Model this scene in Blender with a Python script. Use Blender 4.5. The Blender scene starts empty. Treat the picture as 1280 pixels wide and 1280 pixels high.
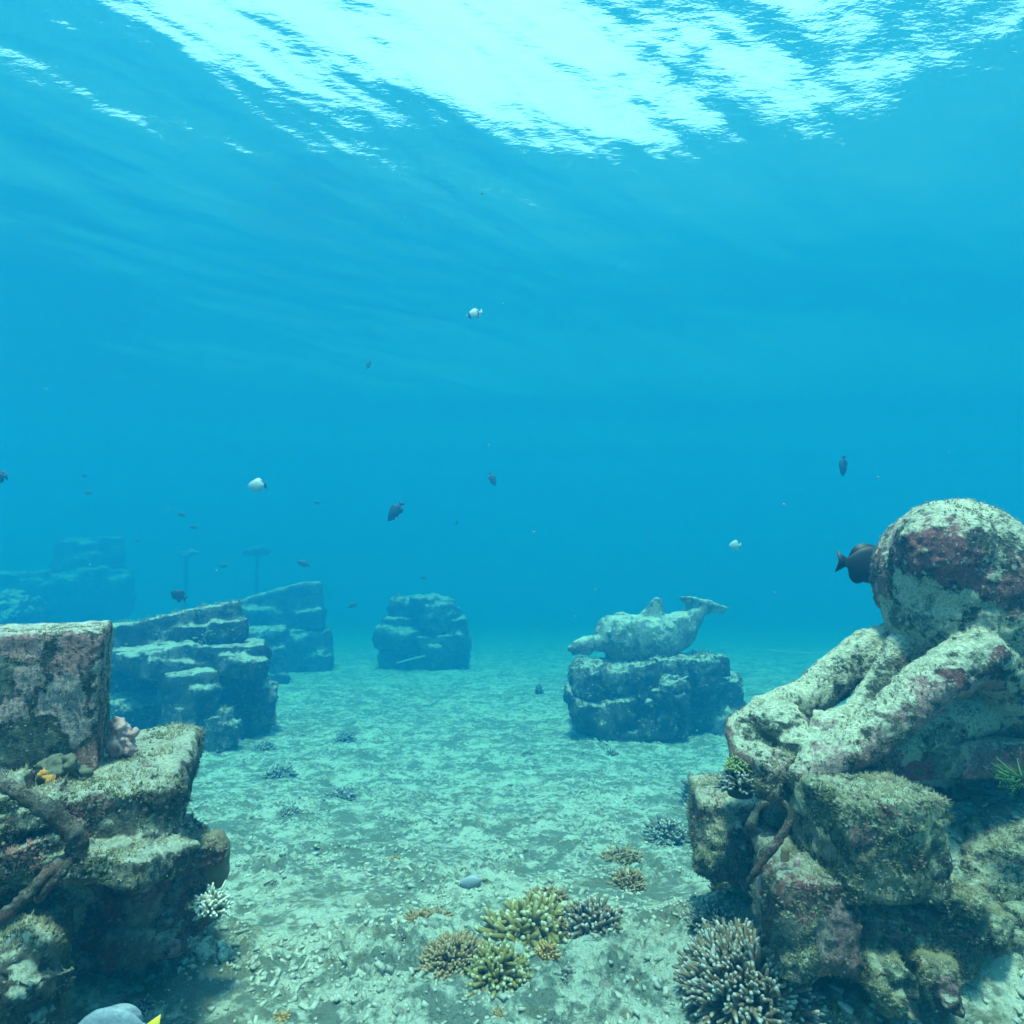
import bpy, bmesh, math, random
import numpy as np
from mathutils import Vector, Matrix, Euler

random.seed(7)
rng = np.random.default_rng(7)
scene = bpy.context.scene
C = scene.collection
R = math.radians

# ------------------------------------------------------------------ camera, light, exposure
F = 800.0                 # focal length in pixels of the 1280 px photograph
EYE = Vector((0.0, 0.0, 1.5))
PITCH = R(4.6)
DEPTH = 6.0               # water above the camera
SUN_ELEV, SUN_AZ = R(77), R(186)      # azimuth measured from the view direction (+Y) towards +X

cam = bpy.data.cameras.new('camera')
cam.sensor_width = 36.0
cam.lens = 36.0 * F / 1280.0
cam.clip_start, cam.clip_end = 0.05, 300.0
cam_ob = bpy.data.objects.new('camera', cam)
C.objects.link(cam_ob)
cam_ob.location = EYE
cam_ob.rotation_euler = (R(90) + PITCH, 0, 0)
scene.camera = cam_ob

world = bpy.data.worlds.new('World')
scene.world = world
world.use_nodes = True
wn, wl = world.node_tree.nodes, world.node_tree.links
wn.clear()
w_out = wn.new('ShaderNodeOutputWorld')
w_bg = wn.new('ShaderNodeBackground')
w_sky = wn.new('ShaderNodeTexSky')
w_sky.sky_type = 'NISHITA'
w_sky.sun_disc = False
w_sky.sun_elevation = SUN_ELEV
w_sky.sun_rotation = SUN_AZ
w_sky.dust_density = 2.0
w_bg.inputs['Strength'].default_value = 0.15
# bright thin cloud over most of the sky
w_tc = wn.new('ShaderNodeTexCoord')
w_no = wn.new('ShaderNodeTexNoise'); w_no.inputs['Scale'].default_value = 1.6; w_no.inputs['Detail'].default_value = 4
w_rp = wn.new('ShaderNodeMapRange'); w_rp.inputs['From Min'].default_value = .25; w_rp.inputs['From Max'].default_value = .6
w_rp.inputs['To Min'].default_value = .55; w_rp.inputs['To Max'].default_value = .95
w_mx = wn.new('ShaderNodeMix'); w_mx.data_type = 'RGBA'
w_mx.inputs['B'].default_value = (4.3, 6.3, 7.4, 1)
wl.new(w_tc.outputs['Generated'], w_no.inputs['Vector'])
wl.new(w_no.outputs['Fac'], w_rp.inputs['Value'])
wl.new(w_rp.outputs['Result'], w_mx.inputs['Factor'])
wl.new(w_sky.outputs['Color'], w_mx.inputs['A'])
wl.new(w_mx.outputs['Result'], w_bg.inputs['Color'])
wl.new(w_bg.outputs['Background'], w_out.inputs['Surface'])

sun = bpy.data.lights.new('sun', 'SUN')
sun.energy = 4.5
sun.angle = R(6.0)        # the moving surface spreads the sun
sun.color = (1.0, 0.96, 0.88)
sun_ob = bpy.data.objects.new('sun', sun)
C.objects.link(sun_ob)
sdir = Vector((math.cos(SUN_ELEV) * math.sin(SUN_AZ), math.cos(SUN_ELEV) * math.cos(SUN_AZ), math.sin(SUN_ELEV)))
sun_ob.rotation_euler = sdir.to_track_quat('Z', 'Y').to_euler()
sun_ob.location = sdir * 20

vs = scene.view_settings
vs.view_transform = 'Standard'
vs.look = 'None'
vs.gamma = 1.0
vs.use_curve_mapping = False
vs.exposure = 1.15
scene.display_settings.display_device = 'sRGB'
cy = scene.cycles
cy.use_denoising = True
cy.max_bounces = 8
cy.diffuse_bounces = 3
cy.glossy_bounces = 3
cy.transmission_bounces = 2
cy.transparent_max_bounces = 8
cy.volume_bounces = 3
cy.sample_clamp_indirect = 4.0
cy.caustics_reflective = False
cy.caustics_refractive = False

WATER_DENSITY = 0.11
WATER_ABSORB = (0.0, 0.46, 0.46, 1)
WATER_ALBEDO = (0.018, 0.262, 0.53, 1)
WATER_G = 0.66

# ------------------------------------------------------------------ helpers: photograph maths
cp, sp = math.cos(PITCH), math.sin(PITCH)
def ray(px, py):
    x, u = (px - 640) / F, (640 - py) / F
    return Vector((x, cp - u * sp, sp + u * cp))
def W(px, py, Y):
    d = ray(px, py)
    return EYE + d * (Y / d.y)
def G(px, py, z=0.0):
    d = ray(px, py)
    return EYE + d * ((z - EYE.z) / d.z)

# ------------------------------------------------------------------ helpers: noise
_perm = np.random.default_rng(3).permutation(256)
_perm = np.concatenate([_perm, _perm, _perm])
_g = np.random.default_rng(4).normal(size=(256, 3)); _g /= np.linalg.norm(_g, axis=1)[:, None]
def perlin(p):
    p = np.asarray(p, dtype=np.float64)
    i = np.floor(p).astype(np.int64); f = p - i; i &= 255
    u = f * f * f * (f * (f * 6 - 15) + 10)
    def corner(a, b, c):
        h = _perm[_perm[_perm[(i[:, 0] + a) & 255] + ((i[:, 1] + b) & 255)] + ((i[:, 2] + c) & 255)]
        g = _g[h & 255]
        return g[:, 0] * (f[:, 0] - a) + g[:, 1] * (f[:, 1] - b) + g[:, 2] * (f[:, 2] - c)
    def lerp(a, b, t): return a + (b - a) * t
    x00 = lerp(corner(0, 0, 0), corner(1, 0, 0), u[:, 0]); x10 = lerp(corner(0, 1, 0), corner(1, 1, 0), u[:, 0])
    x01 = lerp(corner(0, 0, 1), corner(1, 0, 1), u[:, 0]); x11 = lerp(corner(0, 1, 1), corner(1, 1, 1), u[:, 0])
    return lerp(lerp(x00, x10, u[:, 1]), lerp(x01, x11, u[:, 1]), u[:, 2]) * 1.5
def fbm(p, octaves=4, gain=.5):
    s, a = 0, 1.0
    for k in range(octaves):
        s = s + a * perlin(p * (2.03 ** k) + 17.3 * k); a *= gain
    return s
def ridge(p, octaves=3):
    s, a = 0, 1.0
    for k in range(octaves):
        s = s + a * (1 - 2 * np.abs(perlin(p * (2.1 ** k) + 9.1 * k))); a *= .5
    return s

# ------------------------------------------------------------------ helpers: objects
def tag(o, label=None, cat=None, group=None, kind=None):
    if label: o['label'] = label
    if cat: o['category'] = cat
    if group: o['group'] = group
    if kind: o['kind'] = kind
    return o
def link_mesh(name, me, mat=None, parent=None, smooth=True):
    o = bpy.data.objects.new(name, me); C.objects.link(o)
    if mat is not None:
        for m in (mat if isinstance(mat, (list, tuple)) else [mat]): me.materials.append(m)
    if smooth: me.polygons.foreach_set('use_smooth', np.ones(len(me.polygons), dtype=bool))
    if parent is not None: o.parent = parent
    return o
def empty(name, loc, rot=(0, 0, 0)):
    o = bpy.data.objects.new(name, None); C.objects.link(o)
    o.location = loc; o.rotation_euler = rot; o.empty_display_size = .1
    return o
def np_mesh(name, verts, quads):
    me = bpy.data.meshes.new(name)
    verts = np.asarray(verts, dtype=np.float32); quads = np.asarray(quads, dtype=np.int32)
    me.vertices.add(len(verts)); me.vertices.foreach_set('co', verts.ravel())
    k = quads.shape[1]
    me.loops.add(quads.size); me.loops.foreach_set('vertex_index', quads.ravel())
    me.polygons.add(len(quads))
    me.polygons.foreach_set('loop_start', np.arange(0, quads.size, k, dtype=np.int32))
    me.polygons.foreach_set('loop_total', np.full(len(quads), k, dtype=np.int32))
    me.update(calc_edges=True); me.validate()
    return me
def coords(me):
    a = np.empty(len(me.vertices) * 3, dtype=np.float32); me.vertices.foreach_get('co', a)
    return a.reshape(-1, 3).astype(np.float64)
def normals(me):
    a = np.empty(len(me.vertices) * 3, dtype=np.float32); me.vertex_normals.foreach_get('vector', a)
    return a.reshape(-1, 3).astype(np.float64)
def set_coords(me, c):
    me.vertices.foreach_set('co', np.asarray(c, dtype=np.float32).ravel()); me.update()

def remesh(bm, voxel, smooth_iter=0):
    """One closed skin round everything in bm (which is freed)."""
    me = bpy.data.meshes.new('tmp'); bm.to_mesh(me); bm.free()
    o = bpy.data.objects.new('tmp', me); C.objects.link(o)
    m = o.modifiers.new('r', 'REMESH'); m.mode = 'VOXEL'; m.voxel_size = voxel
    if smooth_iter:
        s = o.modifiers.new('s', 'SMOOTH'); s.factor = .5; s.iterations = smooth_iter
    dg = bpy.context.evaluated_depsgraph_get()
    out = bpy.data.meshes.new_from_object(o.evaluated_get(dg))
    bpy.data.objects.remove(o); bpy.data.meshes.remove(me)
    return out
def crust(me, seed, layers, nub=0.0, nub_scale=28.0):
    """Displace along the normal: layers of (scale, amplitude, octaves), then sharp nubs."""
    off = np.array([seed * 13.7, seed * 5.1, seed * 9.3])
    for sc, amp, oc in layers:
        c, n = coords(me), normals(me)
        set_coords(me, c + n * (fbm(c * sc + off, oc) * amp)[:, None])
    if nub:
        c, n = coords(me), normals(me)
        h = np.maximum(perlin(c * nub_scale + off), 0) ** 1.4
        k = np.clip(.5 + perlin(c * 3.1 + off) * 1.5, 0, 1)
        h2 = perlin(c * nub_scale * 2.3 + off)
        set_coords(me, c + n * (h * nub * (0.35 + k) + h2 * nub * .3)[:, None])

class Tubes:
    """Collects tapered tubes (with a 'tip' value per vertex) into one mesh."""
    def __init__(s): s.v, s.f, s.t = [], [], []
    def add(s, pts, rad, tips, sides=6, flat=1.0):
        base = len(s.v); n = len(pts)
        pts = [Vector(p) for p in pts]
        up = None
        for i, p in enumerate(pts):
            d = (pts[min(i + 1, n - 1)] - pts[max(i - 1, 0)])
            if d.length < 1e-9: d = Vector((0, 0, 1))
            d.normalize()
            if up is None:
                up = d.orthogonal().normalized()
            else:
                up = (up - d * up.dot(d)); up = up.normalized() if up.length > 1e-6 else d.orthogonal().normalized()
            q = d.cross(up)
            for k in range(sides):
                a = 2 * math.pi * k / sides
                s.v.append(p + up * (math.cos(a) * rad[i] * flat) + q * (math.sin(a) * rad[i])); s.t.append(tips[i])
        for i in range(n - 1):
            for k in range(sides):
                a, b = base + i * sides + k, base + i * sides + (k + 1) % sides
                s.f.append((a, b, b + sides, a + sides))
        d = (pts[-1] - pts[-2]).normalized()
        s.v.append(pts[-1] + d * rad[-1] * .8); s.t.append(tips[-1]); e = len(s.v) - 1
        for k in range(sides):
            s.f.append((base + (n - 1) * sides + k, base + (n - 1) * sides + (k + 1) % sides, e))
        s.f.append(tuple(base + k for k in reversed(range(sides))))
    def build(s, name, mat, parent=None):
        me = bpy.data.meshes.new(name)
        me.from_pydata([tuple(v) for v in s.v], [], s.f); me.update()
        a = me.attributes.new('tip', 'FLOAT', 'POINT'); a.data.foreach_set('value', np.array(s.t, dtype=np.float32))
        return link_mesh(name, me, mat, parent)

# ------------------------------------------------------------------ materials
class NT:
    def __init__(s, name):
        s.m = bpy.data.materials.new(name); s.m.use_nodes = True
        s.n, s.l = s.m.node_tree.nodes, s.m.node_tree.links
        s.n.clear(); s.out = s.n.new('ShaderNodeOutputMaterial')
    def node(s, t, **kw):
        n = s.n.new('ShaderNode' + t)
        for k, v in kw.items(): setattr(n, k, v)
        return n
    def link(s, a, b): s.l.new(a, b)
    def noise(s, vec, scale, detail=4, rough=.55, dist=0):
        n = s.node('TexNoise'); n.inputs['Scale'].default_value = scale; n.inputs['Detail'].default_value = detail
        n.inputs['Roughness'].default_value = rough; n.inputs['Distortion'].default_value = dist
        s.link(vec, n.inputs['Vector']); return n
    def rng(s, val, a, b, c=0, d=1, smooth=True):
        n = s.node('MapRange'); n.interpolation_type = 'SMOOTHSTEP' if smooth else 'LINEAR'
        for k, v in zip(('From Min', 'From Max', 'To Min', 'To Max'), (a, b, c, d)): n.inputs[k].default_value = v
        s.link(val, n.inputs['Value']); return n.outputs['Result']
    def mix(s, fac, a, b):
        n = s.node('Mix', data_type='RGBA')
        for k, v in (('Factor', fac), ('A', a), ('B', b)):
            if hasattr(v, 'is_linked'): s.link(v, n.inputs[k])
            else: n.inputs[k].default_value = v if k == 'Factor' else (*v, 1)
        return n.outputs['Result']
    def math(s, op, a, b=0.0):
        n = s.node('Math', operation=op)
        for i, v in enumerate((a, b)):
            if hasattr(v, 'is_linked'): s.link(v, n.inputs[i])
            else: n.inputs[i].default_value = v
        return n.outputs['Value']
    def ramp(s, fac, stops, const=False):
        n = s.node('ValToRGB'); cr = n.color_ramp
        cr.interpolation = 'CONSTANT' if const else 'LINEAR'
        while len(cr.elements) < len(stops): cr.elements.new(.5)
        for e, (p, c) in zip(cr.elements, stops): e.position = p; e.color = (*c, 1)
        s.link(fac, n.inputs['Fac']); return n.outputs['Color']
    def finish(s, color, height=None, bump=.5, dist=.02, rough=.9, spec=.15):
        b = s.node('BsdfPrincipled'); b.inputs['Roughness'].default_value = rough
        b.inputs['Specular IOR Level'].default_value = spec
        if hasattr(color, 'is_linked'): s.link(color, b.inputs['Base Color'])
        else: b.inputs['Base Color'].default_value = (*color, 1)
        if height is not None:
            u = s.node('Bump'); u.inputs['Strength'].default_value = bump; u.inputs['Distance'].default_value = dist
            s.link(height, u.inputs['Height']); s.link(u.outputs['Normal'], b.inputs['Normal'])
        s.link(b.outputs['BSDF'], s.out.inputs['Surface'])
        return s.m

def encrusted(name, patches, turf, pale, scale=6.0, gap=.03, sed=.5, fleck=.5, fine=1.0, dark=.85, warp=2.2, cover=.55):
    """Old stone under a skin of turf algae, coralline patches and settled sand."""
    t = NT(name)
    tc = t.node('TexCoord'); geo = t.node('NewGeometry'); O = tc.outputs['Object']
    w = t.noise(O, scale * 1.1, 9, .72)
    wm = t.node('VectorMath', operation='SCALE'); wm.inputs['Scale'].default_value = warp / scale
    sub = t.node('VectorMath', operation='SUBTRACT'); sub.inputs[1].default_value = (.5, .5, .5)
    t.link(w.outputs['Color'], sub.inputs[0]); t.link(sub.outputs['Vector'], wm.inputs[0])
    add = t.node('VectorMath', operation='ADD')
    t.link(O, add.inputs[0]); t.link(wm.outputs['Vector'], add.inputs[1])
    vor = t.node('TexVoronoi'); vor.inputs['Scale'].default_value = scale; t.link(add.outputs['Vector'], vor.inputs['Vector'])
    ved = t.node('TexVoronoi', feature='DISTANCE_TO_EDGE'); ved.inputs['Scale'].default_value = scale; t.link(add.outputs['Vector'], ved.inputs['Vector'])
    sep = t.node('SeparateColor'); t.link(vor.outputs['Color'], sep.inputs['Color'])
    n = len(patches)
    col = t.ramp(sep.outputs['Red'], [(i / n, c) for i, c in enumerate(patches)], True)
    fine_n = t.noise(O, 80 * fine, 6, .75)
    med_n = t.noise(O, 17 * fine, 7, .7)
    dk = tuple(x * .45 for x in turf)
    # each patch varies in tone and is eaten into by turf
    col = t.mix(t.rng(sep.outputs['Green'], .3, 1.0, 0, .22), col, pale)
    col = t.mix(t.rng(fine_n.outputs['Fac'], .40, .58, .45, 0), col, dk)
    edge = t.math('ADD', ved.outputs['Distance'], t.rng(med_n.outputs['Fac'], .3, .7, -.20, .20, False))
    col = t.mix(t.rng(edge, gap + .03, gap - .05), col, turf)
    # ragged dark turf and pale growth over everything
    big_n = t.noise(O, 3.6 * fine, 9, .74)
    tcol = t.mix(t.rng(fine_n.outputs['Fac'], .4, .65), dk, tuple(min(1, x * 2.2) for x in turf))
    col = t.mix(t.rng(big_n.outputs['Fac'], .51, .57, 0, dark), col, tcol)
    b2 = t.node('VectorMath', operation='ADD'); b2.inputs[1].default_value = (7.3, 2.1, 4.4); t.link(O, b2.inputs[0])
    pl = t.noise(b2.outputs['Vector'], 5.5 * fine, 9, .76)
    col = t.mix(t.rng(pl.outputs['Fac'], .56, .62, 0, fleck), col, t.mix(fine_n.outputs['Fac'], tuple(x * .5 for x in pale), pale))
    fl = t.noise(O, 42 * fine, 4, .65)
    col = t.mix(t.rng(fl.outputs['Fac'], .60, .66, 0, fleck), col, pale)
    # sand and pale growth settled on upward faces
    sx = t.node('SeparateXYZ'); t.link(geo.outputs['Normal'], sx.inputs['Vector'])
    up = t.math('ADD', sx.outputs['Z'], t.rng(med_n.outputs['Fac'], .28, .72, -.6, .5, False))
    col = t.mix(t.rng(up, cover, cover + .4, 0, sed), col, t.mix(t.rng(fine_n.outputs['Fac'], .35, .6), tuple(x * .5 for x in pale), pale))
    h = t.math('ADD', t.math('MULTIPLY', med_n.outputs['Fac'], 1.2), t.math('MULTIPLY', fine_n.outputs['Fac'], .8))
    h = t.math('ADD', h, t.rng(edge, -.05, .12, -.12, .12))
    return t.finish(col, h, .9, .03)

PALE = (.62, .62, .46)
M = {}
M['block'] = encrusted('pink_crusted_stone', [(.64, .42, .38), (.58, .30, .27), (.66, .54, .51), (.60, .37, .34), (.16, .18, .13), (.58, .48, .42), (.50, .22, .18)], (.06, .075, .055), (.74, .74, .6), 7.0, .07, .95, .3, 1.0, .35, .8)
M['ledge'] = encrusted('turf_crusted_stone', [(.2, .18, .13), (.10, .11, .08), (.36, .33, .25), (.13, .12, .09), (.32, .19, .16)], (.05, .055, .04), PALE, 7, .03, .95, .6, 1.0, .75, 2.2, .38)
M['statue'] = encrusted('mottled_statue_stone', [(.60, .56, .40), (.34, .13, .12), (.56, .52, .38), (.09, .11, .08), (.62, .58, .42), (.50, .30, .28), (.64, .60, .44), (.36, .14, .13), (.58, .34, .31)], (.05, .065, .045), (.80, .78, .56), 4.2, .02, .9, .7, 1.0, .78, 1.3, .35)
M['plinth'] = encrusted('maroon_crusted_stone', [(.36, .10, .10), (.54, .30, .28), (.08, .09, .07), (.46, .2, .18), (.48, .44, .32), (.06, .07, .06), (.40, .13, .12)], (.04, .05, .04), (.66, .62, .46), 4.5, .02, .75, .5, 1.0, .6, 1.3)
M['rubble_stone'] = encrusted('olive_crusted_stone', [(.36, .34, .22), (.14, .16, .10), (.3, .25, .17), (.2, .22, .13), (.34, .19, .17)], (.055, .07, .05), (.62, .62, .42), 8, .05, .8, .7, 1.2)
M['redrock'] = encrusted('red_crusted_rock', [(.28, .09, .09), (.46, .26, .24), (.22, .15, .11), (.30, .12, .10), (.44, .40, .27)], (.05, .05, .04), PALE, 5, .03, .8, .5, 1.0, .6, 1.3)
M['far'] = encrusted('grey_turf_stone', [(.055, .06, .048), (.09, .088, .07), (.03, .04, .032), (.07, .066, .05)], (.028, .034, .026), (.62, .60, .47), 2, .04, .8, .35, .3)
M['dolphin'] = encrusted('grey_statue_stone', [(.28, .27, .22), (.36, .34, .27), (.22, .22, .18), (.18, .18, .15)], (.10, .105, .085), (.70, .68, .52), 2.5, .02, .9, .7, .35, .7, 2.0, .42)

def simple(name, col, rough=.6, var=.25, scale=30, bump=0):
    t = NT(name); tc = t.node('TexCoord')
    n = t.noise(tc.outputs['Object'], scale, 4)
    c = t.mix(n.outputs['Fac'], tuple(x * (1 - var) for x in col), tuple(min(1, x * (1 + var)) for x in col))
    return t.finish(c, n.outputs['Fac'] if bump else None, bump, .01, rough, .3)
def coral_mat(name, base, mid, tip):
    t = NT(name); tc = t.node('TexCoord'); at = t.node('Attribute'); at.attribute_name = 'tip'
    n = t.noise(tc.outputs['Object'], 45, 4, .6)
    f = t.math('ADD', at.outputs['Fac'], t.rng(n.outputs['Fac'], .3, .7, -.15, .15, False))
    c = t.ramp(f, [(0, tuple(x * .6 for x in base)), (.5, base), (.72, mid), (.88, mid), (1.0, tip)])
    n2 = t.noise(tc.outputs['Object'], 160, 2, .6)
    return t.finish(c, n2.outputs['Fac'], .5, .006, .85, .2)

M['coral_tan'] = coral_mat('pale_tipped_coral', (.09, .06, .035), (.21, .15, .09), (.46, .43, .37))
M['coral_yellow'] = coral_mat('yellow_coral', (.10, .07, .02), (.25, .19, .055), (.48, .46, .30))
M['coral_brown'] = coral_mat('brown_coral', (.10, .06, .025), (.30, .19, .085), (.42, .31, .18))
M['coral_grey'] = coral_mat('grey_coral', (.06, .06, .05), (.17, .17, .14), (.42, .42, .36))
M['coral_white'] = coral_mat('white_coral', (.20, .19, .13), (.55, .54, .42), (.85, .85, .75))
M['coral_green'] = coral_mat('green_coral', (.05, .07, .02), (.20, .24, .07), (.40, .44, .2))
M['coral_orange'] = coral_mat('orange_coral', (.20, .10, .03), (.46, .25, .07), (.55, .40, .2))
M['sponge_pink'] = simple('pink_sponge', (.42, .26, .24), .9, .4, 40, .6)
M['sponge_brown'] = simple('brown_sponge', (.19, .135, .075), .95, .3, 60, .6)
M['sponge_orange'] = simple('orange_sponge', (.50, .22, .04), .9, .6, 60, .8)
M['rope'] = encrusted('crusted_rope', [(.28, .15, .13), (.33, .25, .2), (.12, .10, .08), (.22, .10, .09)], (.08, .07, .05), (.5, .47, .35), 14, .05, .4, .5, 1.6)
M['rod'] = simple('pale_rod', (.40, .40, .34), .9, .4, 60, .5)
M['darkfish'] = simple('dark_fish_skin', (.018, .02, .018), .5, .3, 20)
M['greyfish'] = simple('grey_fish_skin', (.06, .065, .06), .5, .3, 20)
M['whitefish'] = simple('white_fish_skin', (.8, .8, .75), .4, .15, 30)
M['bluefish'] = simple('blue_grey_fish_skin', (.20, .24, .28), .45, .35, 55, .5)
M['palefish'] = simple('lilac_fish_skin', (.32, .35, .38), .4, .15, 30)
M['yellow'] = simple('yellow_skin', (.75, .55, .03), .5, .15, 30)
M['dull_yellow'] = simple('dull_yellow_skin', (.34, .33, .16), .6, .2, 30)
M['whitefish'] = simple('white_fish_skin', (.5, .5, .47), .5, .2, 30)
M['eye'] = simple('black_eye', (.01, .01, .01), .2, 0, 5)
M['green_feather'] = simple('green_feather_star', (.05, .13, .03), .8, .4, 40)
M['snow'] = simple('white_speck', (.34, .34, .32), .8, .1, 30)

# ------------------------------------------------------------------ water body
def haze_box():
    bm = bmesh.new(); bmesh.ops.create_cube(bm, size=1)
    top = EYE.z + DEPTH + .5; bot = -9.0
    for v in bm.verts: v.co = Vector((v.co.x * 232, v.co.y * 232, bot if v.co.z < 0 else top))
    me = bpy.data.meshes.new('haze'); bm.to_mesh(me); bm.free()
    t = NT('blue_water_volume')
    pv = t.node('VolumePrincipled')
    pv.inputs['Color'].default_value = WATER_ALBEDO
    pv.inputs['Density'].default_value = WATER_DENSITY
    pv.inputs['Anisotropy'].default_value = WATER_G
    pv.inputs["Absorption Color"].default_value = WATER_ABSORB
    t.link(pv.outputs['Volume'], t.out.inputs['Volume'])
    o = link_mesh('haze', me, t.m, None, False)
    return tag(o, 'clear blue sea water filling the whole scene', 'water', kind='stuff')
haze_box()

def polar(r0, r1, ratio, front, step, coarse):
    a = list(np.arange(-front, front + 1e-6, step)) + list(np.arange(front + coarse, 360 - front - 1e-6, coarse))
    a = np.radians(np.array(a)); n = int(math.log(r1 / r0) / ratio) + 1
    r = r0 * np.exp(np.linspace(0, math.log(r1 / r0), n))
    x = np.outer(r, np.sin(a)).ravel(); y = np.outer(r, np.cos(a)).ravel()
    na = len(a)
    i, j = np.meshgrid(np.arange(n - 1), np.arange(na), indexing='ij'); i, j = i.ravel(), j.ravel()
    k = (j + 1) % na
    q = np.stack([i * na + j, i * na + k, (i + 1) * na + k, (i + 1) * na + j], 1)   # faces down
    # close the middle
    cx = len(x); x = np.append(x, 0); y = np.append(y, 0)
    jj = np.arange(na)
    tri = np.stack([np.full(na, cx), jj, (jj + 1) % na, (jj + 1) % na], 1)
    return x, y, q, tri[:, :3]
def polar_mesh(name, x, y, z, q, tri, flip):
    me = bpy.data.meshes.new(name)
    v = np.stack([x, y, z], 1).astype(np.float32)
    if flip: q = q[:, ::-1]; tri = tri[:, ::-1]
    me.vertices.add(len(v)); me.vertices.foreach_set('co', v.ravel())
    me.loops.add(q.size + tri.size)
    me.loops.foreach_set('vertex_index', np.concatenate([q.ravel(), tri.ravel()]).astype(np.int32))
    me.polygons.add(len(q) + len(tri))
    ls = np.concatenate([np.arange(0, q.size, 4), q.size + np.arange(0, tri.size, 3)]).astype(np.int32)
    lt = np.concatenate([np.full(len(q), 4), np.full(len(tri), 3)]).astype(np.int32)
    me.polygons.foreach_set('loop_start', ls); me.polygons.foreach_set('loop_total', lt)
    me.update(calc_edges=True); me.validate()
    return me

def water_surface():
    x, y, q, tri = polar(1.0, 112, .0065, 56, .20, 4)
    u = (x * .74 + y * .67) / 2; v = (-x * .67 + y * .74) / 2          # u runs along the crests
    P = lambda a, b, c: np.stack([u * a, v * b, np.full_like(u, c)], 1)
    z = .078 * np.sin(2 * math.pi / 5.5 * (y / 2 - 3.95) + math.pi) * (1 + .12 * np.clip(x / 2, -3, 3))      # a low swell
    z += .030 * perlin(P(.16, .42, 1.3))
    z += .046 * perlin(P(.4, 1.1, 5.3))
    z += .0185 * perlin(P(1.3, 3.0, 8.1))
    z += .0048 * perlin(P(4.0, 8.0, 2.1))
    z += .0009 * perlin(P(9.0, 19.0, 4.4))
    z *= 2
    me = polar_mesh('water_surface', x, y, z + EYE.z + DEPTH, q, tri, False)
    if me.polygons[0].normal.z < 0: me.flip_normals()
    t = NT('sea_surface')
    fr = t.node('Fresnel'); fr.inputs['IOR'].default_value = 1.333
    tr = t.node('BsdfTransparent'); gl = t.node('BsdfGlossy'); gl.inputs['Roughness'].default_value = 0.30
    tc = t.node('TexCoord'); mp = t.node('Mapping')
    mp.inputs['Rotation'].default_value = (0, 0, R(-42)); mp.inputs['Scale'].default_value = (1, 2.6, 1)
    t.link(tc.outputs['Object'], mp.inputs['Vector'])
    n = t.noise(mp.outputs['Vector'], 4.5, 3, .55)
    b = t.node('Bump'); b.inputs['Strength'].default_value = .22; b.inputs['Distance'].default_value = .024
    t.link(n.outputs['Fac'], b.inputs['Height'])
    t.link(b.outputs['Normal'], fr.inputs['Normal']); t.link(b.outputs['Normal'], gl.inputs['Normal'])
    mx = t.node('MixShader')
    t.link(fr.outputs['Fac'], mx.inputs['Fac']); t.link(tr.outputs['BSDF'], mx.inputs[1]); t.link(gl.outputs['BSDF'], mx.inputs[2])
    t.link(mx.outputs['Shader'], t.out.inputs['Surface'])
    return tag(link_mesh('water_surface', me, t.m), 'rippled underside of the sea surface overhead', 'water', kind='structure')
water_surface()

# ------------------------------------------------------------------ seabed
def gz(x, y, fine=False):
    x = np.atleast_1d(np.asarray(x, dtype=np.float64)); y = np.atleast_1d(np.asarray(y, dtype=np.float64))
    P = lambda s, c: np.stack([x * s, y * s, np.full_like(x, c)], 1)
    z = .50 * np.exp(-(((x - 2.1) / .8) ** 2 + ((y - 2.75) / .6) ** 2))
    z += .15 * np.exp(-(((x - 1.35) / .5) ** 2 + ((y - 2.6) / .5) ** 2))
    z += .12 * np.exp(-(((x + 2.0) / .7) ** 2 + ((y - 2.4) / .8) ** 2))
    z += .05 * perlin(P(.55, 2.2)) + .035 * perlin(P(1.3, 7.7))
    t = (np.sqrt((y - 2.9) ** 2 + .25) + (y - 2.9)) / 2            # the reef flat slopes down away from the ruin
    z -= 2.05 * (1 - np.exp(-t / 6.3)) + .058 * np.maximum(y - 17, 0)
    z += .10 * perlin(P(.22, 4.1)) * np.clip((y - 4) / 5, 0, 1)
    if fine:
        z += .030 * fbm(P(3.6, 3.1), 2)
        k = np.clip(.55 + 1.2 * perlin(P(1.7, 11.0)), .15, 1.2)
        z += k * .028 * ridge(P(8.5, 1.9), 3)
        z += k * .034 * np.maximum(perlin(P(19, 5.5)), -.12)
        z += k * .020 * perlin(P(41, 6.5))
    return z
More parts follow.
